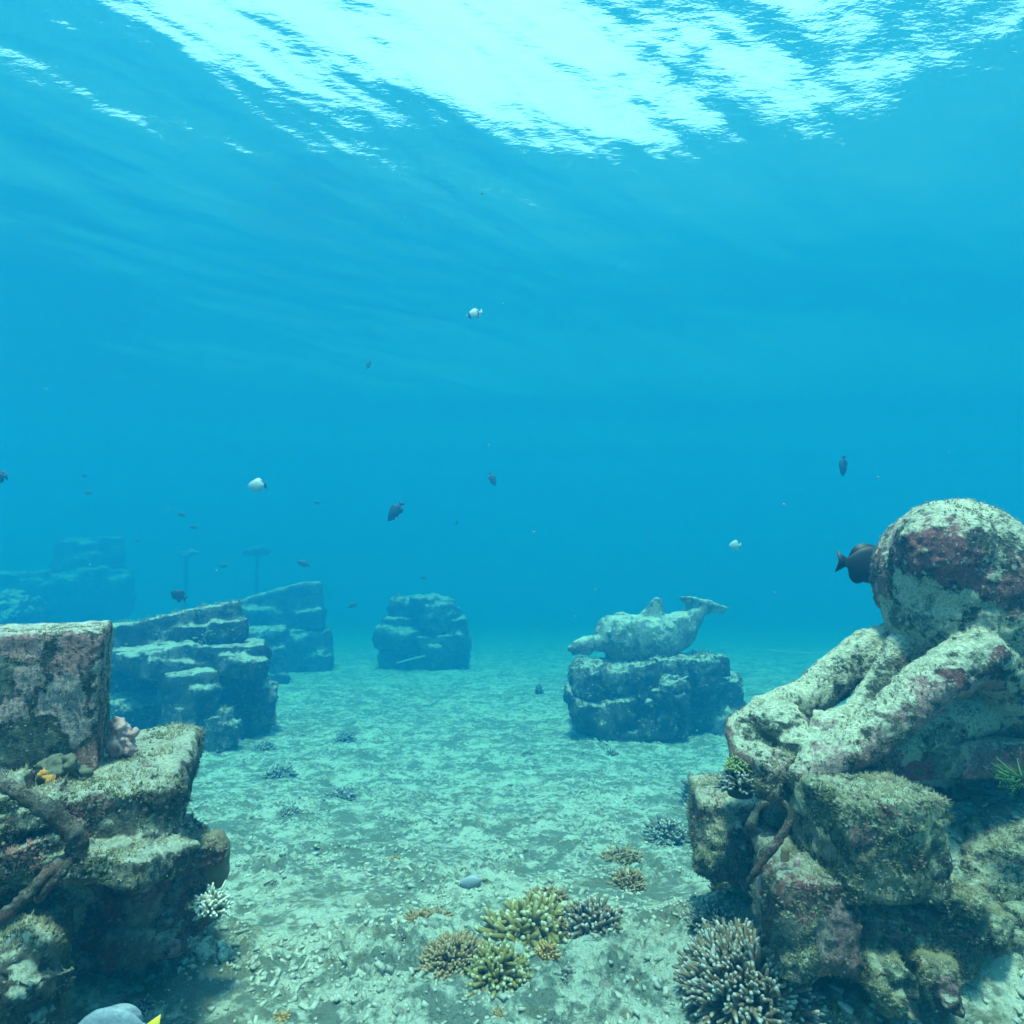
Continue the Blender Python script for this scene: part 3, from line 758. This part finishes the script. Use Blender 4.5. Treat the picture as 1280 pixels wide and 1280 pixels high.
coral(424, 998, 18, M['coral_grey'], 'flat grey coral on the open seabed near the centre', n=60, thick=.09, fork=2, flat=.4)
coral(432, 925, 13, M['coral_grey'], 'small grey coral on the seabed below the rock pile', n=50, thick=.09, fork=2, flat=.6)
coral(330, 938, 14, M['coral_grey'], 'small dark coral at the foot of the wall', n=50, thick=.09, fork=2, flat=.6)
coral(660, 945, 8, M['coral_grey'], 'small dark coral on the seabed left of the dolphin pedestal', n=40, thick=.12, fork=1)
coral(674, 868, 6, M['coral_grey'], 'tiny upright dark coral far out between rock pile and dolphin', n=30, thick=.16, fork=1, flat=2.2)
coral(765, 945, 9, M['coral_grey'], 'small dark coral in front of the dolphin pedestal', n=40, thick=.12, fork=1)
coral(350, 1275, 12, M['coral_orange'], 'small orange coral at the bottom edge left of centre', n=40, thick=.12, fork=1, flat=.6)
coral(180, 1262, 14, M['coral_grey'], 'grey coral tuft beside the blue-grey fish', n=40, thick=.12, fork=1, flat=.6)
# growing on the stones
def coral_at(px, py, Y, rpx, mat, label, **kw):
    kw.setdefault('group', 'corals on the stones')
    return coral(px, py, rpx, mat, label, at=W(px, py, Y), **kw)
coral_at(264, 1138, 2.30, 20, M['coral_white'], 'white bushy coral on the side of the red-faced boulder', n=60, thick=.09, fork=2, flat=1.0)
coral_at(243, 1134, 2.30, 10, M['coral_orange'], 'small yellow-tan coral beside the white bushy coral', n=40, thick=.13, fork=1)
coral_at(164, 795, 11.10, 14, M['coral_green'], 'green coral clump on the sloping wall slab', n=60, thick=.10, fork=2, flat=1.0)
coral_at(258, 806, 11.00, 17, M['coral_grey'], 'grey dome coral on the flat slab of the wall', n=90, thick=.08, fork=1, flat=.8)
coral_at(212, 782, 11.10, 12, M['coral_white'], 'pale coral on the face of the sloping wall slab', n=50, thick=.10, fork=2)
coral_at(880, 832, 12.40, 10, M['coral_grey'], 'dark coral tuft behind the tail slab of the dolphin', n=40, thick=.12, fork=2, flat=1.6)
coral_at(924, 852, 12.40, 5, M['coral_grey'], 'tiny dark tuft on the right end of the dolphin pedestal', n=30, thick=.14, fork=1, flat=1.3)
coral_at(498, 751, 24.60, 5, M['coral_grey'], 'dark tuft on top of the rock pile', n=30, thick=.16, fork=1, flat=1.8)
coral_at(925, 985, 2.5, 24, M['coral_grey'], 'grey leafy coral hanging at the knobbly plinth end', n=80, thick=.08, fork=2, flat=1.0)
coral_at(922, 962, 2.50, 15, M['coral_green'], 'greenish coral at the left tip of the curled octopus arms', n=80, thick=.08, fork=2, flat=1.0)

def tube_thing(name, label, cat, path, mat, group=None, sides=9, wob=.15, sub=6, caps=None):
    """path: (px, py, Y, radius in px) knots; smoothed into one crusted strand."""
    pts = [pr(*p) for p in path]
    P, Rd = [], []
    for i in range(len(pts) - 1):
        p0 = pts[max(i - 1, 0)][0]; p1 = pts[i][0]; p2 = pts[i + 1][0]; p3 = pts[min(i + 2, len(pts) - 1)][0]
        for k in range(sub):
            t = k / sub
            P.append(.5 * ((2 * p1) + (p2 - p0) * t + (2 * p0 - 5 * p1 + 4 * p2 - p3) * t * t + (3 * p1 - p0 - 3 * p2 + p3) * t ** 3))
            Rd.append((pts[i][1] + (pts[i + 1][1] - pts[i][1]) * t) * random.uniform(1 - wob, 1 + wob))
    P.append(pts[-1][0]); Rd.append(pts[-1][1])
    base = P[0].copy()
    T = Tubes(); T.add([p - base for p in P], Rd, [i / len(P) for i in range(len(P))], sides)
    o = T.build(name, mat); o.location = base
    return tag(o, label, cat, group)

rp = [(-12, 972, 1.61, 9), (22, 990, 1.60, 9), (55, 1010, 1.61, 10), (82, 1032, 1.63, 11), (98, 1052, 1.65, 12), (90, 1070, 1.65, 11), (66, 1086, 1.62, 9), (40, 1112, 1.59, 8), (16, 1136, 1.57, 8), (-14, 1158, 1.55, 8)]
tube_thing('rope', 'thick crusted reddish rope looping over the left ledge', 'rope', rp, M['rope'], wob=.22)
tube_thing('rope', 'thin crusted strand splitting off the thick left rope', 'rope', [(92, 1068, 1.64, 6), (76, 1092, 1.61, 6), (58, 1112, 1.60, 5), (48, 1124, 1.62, 5)], M['rope'], wob=.25)
tube_thing('whip_coral', 'long thin whip coral hanging down from the plinth end', 'coral', [(978, 1002, 2.16, 4), (988, 1020, 2.14, 4), (976, 1046, 2.13, 5), (958, 1068, 2.13, 5), (944, 1090, 2.14, 4), (936, 1102, 2.18, 3)], M['rope'], 'whip corals under the plinth', wob=.25)
tube_thing('whip_coral', 'short hooked whip coral left of the long thin one', 'coral', [(958, 1004, 2.16, 3), (948, 1010, 2.14, 4), (940, 1028, 2.14, 5), (938, 1040, 2.16, 8)], M['rope'], 'whip corals under the plinth', wob=.25)
def finger(label, px, py, Y, h, r, lean, mat):
    return tube_thing('finger_sponge', label, 'sponge', [(px, py, Y, r * 1.1), (px + lean * .4, py - h * .5, Y, r), (px + lean, py - h, Y, r * .8)], mat, 'finger sponges', wob=.12)
finger('stubby grey finger sponge on the red-faced boulder', 212, 1068, 2.5, 30, 6, 12, M['sponge_pink'])
finger('tall thin pink finger sponge on the maroon stone', 994, 1096, 2.22, 22, 4, 3, M['sponge_pink'])
finger('dark beaded finger sponge next to the thin pink one', 980, 1088, 2.26, 28, 5, 2, M['sponge_brown'])

def blob(name, label, cat, balls, mat, seed, voxel, amp=.15, nub=.006, group=None, nscale=40):
    """Lumpy sponge: balls are (px, py, Y, radius px, squash)."""
    b0 = W(balls[0][0], balls[0][1], balls[0][2])
    bm = bmesh.new()
    for px, py, Y, r, sq in balls:
        ball(bm, W(px, py, Y) - b0, r * Y / F, sq)
    rr = balls[0][3] * balls[0][2] / F
    me = remesh(bm, voxel, 2); crust(me, seed, [(1.2 / rr, rr * amp, 3)], nub, nscale)
    o = link_mesh(name, me, mat); o.location = b0
    return tag(o, label, cat, group)
blob('plate_sponge', 'smooth brown plate sponge behind the red-faced boulder', 'sponge', [(268, 1070, 2.5, 27, (.62, .8, 1.15)), (273, 1088, 2.5, 20, (.6, .7, 1))], M['sponge_brown'], 5, .006, .05, .002)
blob('sponge', 'orange and white sponge at the foot of the upright block', 'sponge', [(68, 962, 1.98, 16, (1, .8, .8)), (56, 968, 1.98, 11, (1, .8, .7)), (86, 958, 1.98, 13, (1, .8, 1)), (100, 970, 2.0, 12, (1, .8, .8))], M['coral_white'], 6, .006, .45, .012)
blob('sponge', 'bright orange sponge streak below the orange and white sponge', 'sponge', [(62, 974, 1.94, 6, (1.2, .7, .6)), (72, 983, 1.93, 5, (1, .7, .7)), (54, 966, 1.95, 5, (1, .7, .9)), (66, 978, 1.94, 4, (1, .8, 1))], M['sponge_orange'], 8, .003, .6, .008)
blob('sponge', 'pink-grey sponge at the right foot of the upright block', 'sponge', [(150, 925, 2.22, 15, (.9, .8, 1.3)), (145, 908, 2.22, 9, (.9, .8, 1.2)), (160, 935, 2.22, 10, (1, .8, 1)), (167, 917, 2.22, 5, (.8, .8, 1.5))], M['sponge_pink'], 9, .006, .35, .012)
blob('sponge', 'small white sponge on the arms of the octopus', 'sponge', [(1007, 888, 2.52, 8, (1, .8, 1)), (1003, 896, 2.52, 6, (1, .8, .9)), (1014, 884, 2.53, 5, (1, .8, 1))], M['coral_white'], 10, .004, .4, .006)
blob('sponge', 'small white sponge clump on top of the maroon stone', 'sponge', [(972, 1092, 2.22, 9, (1.2, .8, .7)), (962, 1096, 2.22, 7, (1, .8, .8))], M['coral_white'], 11, .004, .4, .006)

def feather_star():
    p = W(1278, 972, 2.30)
    T = Tubes()
    for d in [Vector((q.x, q.y, -q.z + .25)).normalized() for q in hemi(30, .0)]:
        pts = [d * .012, d * .05 + Vector((0, 0, .012)), d * .085 + Vector((0, 0, .035))]
        T.add(pts, [.004, .0035, .0015], [0, .5, 1], 5)
        for k in range(8):
            f = .3 + .08 * k
            q = d * (.09 * f); s = d.cross(Vector((random.gauss(0, 1), random.gauss(0, 1), random.gauss(0, 1)))).normalized() * .018
            T.add([q, q + s * .5 + d * .004, q + s + d * .01], [.0016, .0013, .0008], [0, .5, 1], 4)
    o = T.build('feather_star', M['green_feather']); o.location = p
    tag(o, 'green feather star hanging under the plinth at the right edge', 'feather star')
feather_star()

# poles far out, fallen rod, loose lines
def capped_pole(px, y0, y1, Y, label, seed):
    e = empty('pole', W(px, y1, Y)); tag(e, label, 'pole', 'capped poles beyond the wall')
    h = (W(px, y0, Y) - W(px, y1, Y)).z
    T = Tubes(); T.add([(0, 0, -.3), (.04, 0, h * .5), (0, 0, h)], [.11, .09, .09], [0, .5, 1], 8); T.build('shaft', M['far'], e)
    bm = bmesh.new()
    for k in range(9):
        ball(bm, Vector((random.uniform(-.5, .5), random.uniform(-.35, .35), h + random.uniform(-.16, .10))), random.uniform(.10, .22), (1.3, 1.1, .7))
    me = remesh(bm, .05); crust(me, seed, [(3, .14, 3)], .06, 7)
    link_mesh('cap', me, M['far'], e)
capped_pole(229, 692, 790, 34.0, 'faint pole with a ragged cap, nearer the far terrace', 41)
capped_pole(318, 688, 800, 33.0, 'faint pole with a ragged cap, behind the distant wall slab', 42)
tube_thing('rod', 'straight pale rod leaning on the rock pile', 'rod', [(496, 829, 22.68, 1.1), (522, 822, 23.18, 1.1), (556, 815, 23.69, 1.1)], M['rod'], wob=.02)
tube_thing('rope', 'thin pale line lying across the dolphin pedestal', 'rope', [(838, 856, 11.10, 1.0), (852, 849, 11.20, 1.0), (868, 842, 11.60, 1.0)], M['rod'], wob=.1)
tube_thing('rope', 'thin slack line stretched above the far seabed at right', 'rope', [(960, 813, 18.00, .7), (1000, 816, 18.20, .7), (1050, 815, 18.60, .7)], M['rod'], wob=.05)

# ------------------------------------------------------------------ fish
def fish_body(L, deep, thin, mat, tail_mat, name, parent=None, fork=.5, dorsal=.28, tail_h=.75, stripes=None):
    """One continuous body, nose towards -X, with dorsal, anal and tail fins drawn out of it."""
    prof = [(0, .03), (.05, .22), (.12, .52), (.24, .84), (.40, 1.0), (.56, .95), (.68, .76), (.77, .48), (.83, .28), (.87, .22)]
    bm = bmesh.new(); rings = []; N = 14
    for t, h in prof:
        hz, hy = h * deep * L / 2, max(h, .12) ** .8 * thin * L / 2
        if t >= .8: hy *= .6
        ring = []
        for k in range(N):
            a = 2 * math.pi * k / N
            ring.append(bm.verts.new(((t - .45) * L, math.sin(a) * hy, math.cos(a) * hz)))
        rings.append(ring)
    for A, B in zip(rings[:-1], rings[1:]):
        for k in range(N): bm.faces.new((A[k], B[k], B[(k + 1) % N], A[(k + 1) % N]))
    bm.faces.new(rings[0][::-1]) if False else bm.faces.new(rings[0])
    bm.faces.new(rings[-1][::-1])
    def plate(pts, th, mi=0):
        n = len(pts)
        a = [bm.verts.new((x * L, th * L / 2, z * L)) for x, z in pts]
        b = [bm.verts.new((x * L, -th * L / 2, z * L)) for x, z in pts]
        f1, f2 = bm.faces.new(a), bm.faces.new(b[::-1]); fl = [f1, f2]
        for i in range(n): fl.append(bm.faces.new((a[i], b[i], b[(i + 1) % n], a[(i + 1) % n])))
        for f in fl: f.material_index = mi
    th = deep * tail_h / 2
    plate([(.39, .10 * deep), (.56, th), (.49 + .08 * (1 - fork), 0), (.56, -th), (.39, -.10 * deep)], .012, 1)
    d2 = deep / 2
    def arc(x0, x1, h0, h1, sgn):                      # a rounded fin whose foot lies inside the body
        top = []
        for k in range(13):
            f = k / 12
            x = x0 + (x1 - x0) * f
            top.append((x, sgn * d2 * (h0 + (h1 - h0) * math.sin(math.pi * min(1, f * .56 + .44 * f ** 2)) ** .55 if 0 < f < 1 else h0)))
        return top + [(x1 - .12, sgn * d2 * .12), (x0 + .14, sgn * d2 * .12)]
    plate(arc(-.26, .37, .35, 1.0 + dorsal, 1), .012)
    plate(arc(.0, .37, .35, .97 + dorsal, -1), .012)
    plate([(-.2, -d2 * .5), (-.13, -d2 * (1.0 + dorsal * .6)), (-.08, -d2 * (1.05 + dorsal * .6)), (-.05, -d2 * .6)], .010)
    bmesh.ops.recalc_face_normals(bm, faces=bm.faces)
    if stripes:
        for f in bm.faces:
            x = f.calc_center_median().x / L
            if f.material_index == 0 and any(a < x < b for a, b in stripes): f.material_index = 2
    me = bpy.data.meshes.new(name); bm.to_mesh(me); bm.free()
    mats = [mat, tail_mat] + ([M['darkfish']] if stripes else [])
    return link_mesh(name, me, mats, parent)
gFish = 'fish in the open water'
def fish(px, py, Y, lpx, label, mat, face=180, pitch=0, roll=0, deep=.45, thin=.16, tail=None, group=gFish, parts=False, fin_mat=None, **kw):
    """face: heading in degrees seen from above, 180 = nose to the left of the picture; pitch > 0 lifts the nose."""
    L = lpx * Y / F
    loc = W(px, py, Y)
    rot = Euler((roll, 0, 0)).to_matrix() 
    q = (Matrix.Rotation(R(face - 180), 3, 'Z') @ Matrix.Rotation(R(pitch), 3, 'Y')).to_euler()
    if not parts:
        o = fish_body(L, deep, thin, mat, tail or mat, 'fish', **kw)
        o.location = loc; o.rotation_euler = q
    else:
        o = empty('fish', loc, q)
        b = fish_body(L, deep, thin, mat, tail or mat, 'body', o, **kw)
        for s in (-1, 1):
            bm = bmesh.new(); bmesh.ops.create_uvsphere(bm, u_segments=12, v_segments=8, radius=L * .022)
            me = bpy.data.meshes.new('eye'); bm.to_mesh(me); bm.free()
            e = link_mesh('eye', me, M['eye'], o); e.location = (-.33 * L, s * thin * L * .30, .06 * L * deep)
            # side fin
            bm = bmesh.new()
            pts = [(-.16, -.02), (-.02, .03), (.0, -.08), (-.10, -.09)]
            a = [bm.verts.new((x * L, s * (thin * L * .5 + (x + .16) * L * .25), z * L)) for x, z in pts]
            b2 = [bm.verts.new((v.co.x, v.co.y + s * .006 * L, v.co.z)) for v in a]
            bm.faces.new(a); bm.faces.new(b2[::-1])
            for i in range(4): bm.faces.new((a[i], b2[i], b2[(i + 1) % 4], a[(i + 1) % 4]))
            bmesh.ops.recalc_face_normals(bm, faces=bm.faces)
            me = bpy.data.meshes.new('side_fin'); bm.to_mesh(me); bm.free()
            link_mesh('side_fin', me, fin_mat or mat, o, False)
    return tag(o, label, 'fish', group)

fish(1091, 706, 3.3, 78, 'dark surgeonfish half hidden behind the octopus head', M['darkfish'], face=352, pitch=-6, deep=.62, parts=True, tail_h=.58, dorsal=.07, fork=.7)
fish(1054, 584, 9.0, 27, 'small dark fish hanging head down right of centre', M['darkfish'], face=200, pitch=-82, deep=.42)
fish(616, 600, 11.0, 19, 'small dark fish tilted head down near the picture centre', M['greyfish'], face=20, pitch=-66, deep=.42)
fish(493, 641, 9.6, 30, 'dark fish diving to the left, left of centre', M['darkfish'], face=182, pitch=-54, deep=.42, parts=True)
fish(320, 607, 8.0, 24, 'plump white fish with a dark tail at the left', M['whitefish'], face=180, pitch=-4, deep=.62, thin=.25, tail=M['darkfish'], parts=True)
fish(918, 682, 10.0, 16, 'small white fish left of the dark surgeonfish', M['whitefish'], face=186, deep=.7, thin=.25)
fish(592, 393, 8.0, 22, 'pale striped fish highest in the water', M['whitefish'], face=186, pitch=-18, deep=.52, stripes=[(-.28, -.2), (-.1, -.02), (.08, .16), (.24, .3)], parts=True)
fish(461, 455, 12.0, 12, 'thin dark fish upright in the upper water', M['greyfish'], face=20, pitch=70, deep=.36)
fish(-4, 596, 7.2, 26, 'dark fish cut off by the left edge', M['darkfish'], face=180, deep=.5, fork=.8, tail_h=.85)
fish(222, 744, 10.0, 20, 'dark round fish hovering over the sloping wall slab', M['darkfish'], face=200, pitch=28, deep=.6)
fish(227, 643, 16.0, 11, 'small dim fish, upper of two left of the poles', M['greyfish'], face=190, pitch=15)
fish(243, 659, 16.0, 10, 'small dim fish, lower of two left of the poles', M['greyfish'], face=20, pitch=-5)
fish(105, 594, 16.0, 11, 'small dim fish, upper of two above the far terrace', M['greyfish'], face=160, pitch=10)
fish(110, 616, 17.2, 10, 'small dim fish, lower of two above the far terrace', M['greyfish'], face=200, pitch=-10)
fish(378, 704, 16.0, 17, 'dim fish right above the distant pointed wall slab', M['greyfish'], face=185, pitch=18, deep=.4)
fish(280, 707, 18.0, 11, 'small dim fish between the two capped poles', M['greyfish'], face=10)
fish(396, 628, 18.0, 10, 'faint fish right of the plump white fish', M['greyfish'], face=170)
fish(440, 757, 17.0, 12, 'faint fish between wall and rock pile', M['greyfish'], face=200, pitch=-25)
fish(530, 722, 20.0, 9, 'faint fish just over the rock pile', M['greyfish'], face=5)
fish(571, 653, 18.0, 8, 'faint fish between the diving fish and the centre', M['greyfish'], face=30, pitch=60)
fish(172, 676, 22.0, 8, 'faint fish right of the rounded far stone mass', M['greyfish'], face=185)
fish(778, 766, 13.2, 7, 'tiny dark fish just above the back of the dolphin', M['greyfish'], face=185, pitch=40)
# near the bottom
fish(588, 1103, 2.75, 36, 'lilac-grey fish with a yellowish tail over the seabed', M['palefish'], face=172, pitch=-16, deep=.40, tail=M['dull_yellow'], parts=True, group='fish close to the seabed', fork=.1, tail_h=.5, dorsal=.12)
fish(140, 1286, 1.62, 96, 'blue-grey fish with yellow-edged tail at the bottom left', M['bluefish'], face=184, pitch=4, deep=.52, thin=.2, tail=M['yellow'], fin_mat=M['yellow'], parts=True, group='fish close to the seabed', fork=.2, tail_h=.7, dorsal=.14)

# ------------------------------------------------------------------ raised growth on the near stones
def growth_mat():
    t = NT('turf_growth'); at = t.node('Attribute'); at.attribute_name = 'tip'
    tc = t.node('TexCoord'); n = t.noise(tc.outputs['Object'], 7, 4, .6); n2 = t.noise(tc.outputs['Object'], 120, 2)
    a = t.ramp(n.outputs['Fac'], [(.36, (.05, .07, .04)), (.46, (.16, .15, .08)), (.52, (.24, .22, .14)), (.58, (.10, .11, .07)), (.66, (.26, .12, .11))])
    c = t.mix(t.rng(at.outputs['Fac'], .4, 1, 0, .45), a, t.mix(n2.outputs['Fac'], (.3, .3, .2), (.6, .58, .44)))
    return t.finish(c, None, rough=.95, spec=.1)
M['growth'] = growth_mat()
def growth(o, n, seed, size=1.0):
    """Nodules and short tufts rooted in the surface of a stone."""
    rg = np.random.default_rng(seed); rd = random.Random(seed)
    me = o.data; c, nm = coords(me), normals(me)
    p = c * 5 + seed
    w = np.clip(fbm(p, 3) + .25, 0, 1) * np.clip(nm[:, 2] + .75, .05, 1)
    idx = rg.choice(len(c), size=n, p=w / w.sum())
    V, Fc, Tp = [], [], []
    for k in idx:
        P0, N = Vector(c[k]), Vector(nm[k])
        t1 = N.orthogonal().normalized(); t2 = N.cross(t1)
        if rd.random() < .45:                           # nodule
            r = rd.choice((.002, .0025, .003, .004, .006)) * size; b = len(V)
            hgt = r * rd.uniform(.7, 1.6); q = rd.uniform(0, 6.28)
            for ring, (rr, hh) in enumerate(((1.0, -.3), (.85, .5))):
                for m in range(5):
                    a = q + m * 1.2566; j = rd.uniform(.7, 1.25)
                    V.append(P0 + (t1 * math.cos(a) + t2 * math.sin(a)) * r * rr * j + N * hgt * hh); Tp.append(.2 + .3 * ring)
            V.append(P0 + N * hgt); Tp.append(.8)
            for m in range(5):
                m2 = (m + 1) % 5
                Fc.append((b + m, b + m2, b + 5 + m2, b + 5 + m)); Fc.append((b + 5 + m, b + 5 + m2, b + 10))
        else:                                           # tuft of blades
            for _ in range(rd.randint(3, 6)):
                L = rd.uniform(.006, .018) * size; r = L * .13; b = len(V)
                d = (N + t1 * rd.gauss(0, .5) + t2 * rd.gauss(0, .5) + Vector((0, 0, .2))).normalized()
                s1 = d.orthogonal().normalized(); s2 = d.cross(s1)
                o_ = P0 + (t1 * rd.uniform(-1, 1) + t2 * rd.uniform(-1, 1)) * .004 * size
                for m in range(3):
                    a = m * 2.094; V.append(o_ + (s1 * math.cos(a) + s2 * math.sin(a)) * r - N * .002); Tp.append(.0)
                V.append(o_ + d * L); Tp.append(rd.uniform(.2, .9))
                for m in range(3): Fc.append((b + m, b + (m + 1) % 3, b + 3))
    g = bpy.data.meshes.new('algae_turf'); g.from_pydata([tuple(v) for v in V], [], Fc); g.update()
    a = g.attributes.new('tip', 'FLOAT', 'POINT'); a.data.foreach_set('value', np.array(Tp, dtype=np.float32))
    ob = link_mesh('algae_turf', g, M['growth'], o); ob['kind'] = 'stuff'
for k, o in enumerate([q for q in C.objects if q.type == 'MESH' and q.parent is None and q.get('group') in (gL, gS)]):
    big = o.dimensions.x * o.dimensions.y + o.dimensions.z * (o.dimensions.x + o.dimensions.y)
    growth(o, int(min(4200, 1500 + 2600 * big)), 100 + k, .6 if o.name == 'stone_block' else 1.0)
growth(bpy.data.objects['octopus_statue'], 4200, 99, .85)
for k, o in enumerate([q for q in C.objects if q.type == 'MESH' and q.parent is None and q.get('group') in (gW, gP, gR, gB)]):
    if o.name.split('.')[0] not in ('square_block', 'coping_slab'): growth(o, 300, 300 + k, 4.5)

# ------------------------------------------------------------------ drifting specks
def specks():
    V, Fc = [], []
    o8 = [(1, 0, 0), (-1, 0, 0), (0, 1, 0), (0, -1, 0), (0, 0, 1), (0, 0, -1)]
    f8 = [(0, 2, 4), (2, 1, 4), (1, 3, 4), (3, 0, 4), (2, 0, 5), (1, 2, 5), (3, 1, 5), (0, 3, 5)]
    for _ in range(340):
        Y = random.uniform(1.0, 6.0)
        x, z = random.uniform(-.9, .9) * Y, random.uniform(.15, 4.2)
        if z > EYE.z + .8 * Y: continue
        r = random.choice([.0012, .0016, .002, .0032]) * (.5 + Y * .25); b = len(V)
        V += [(x + a * r, Y + c * r, z + d * r * random.uniform(.6, 1.3)) for a, c, d in o8]
        Fc += [tuple(i + b for i in f) for f in f8]
    me = bpy.data.meshes.new('marine_snow'); me.from_pydata(V, [], Fc); me.update()
    tag(link_mesh('marine_snow', me, M['snow']), 'pale specks drifting in the water', 'specks', kind='stuff')
specks()
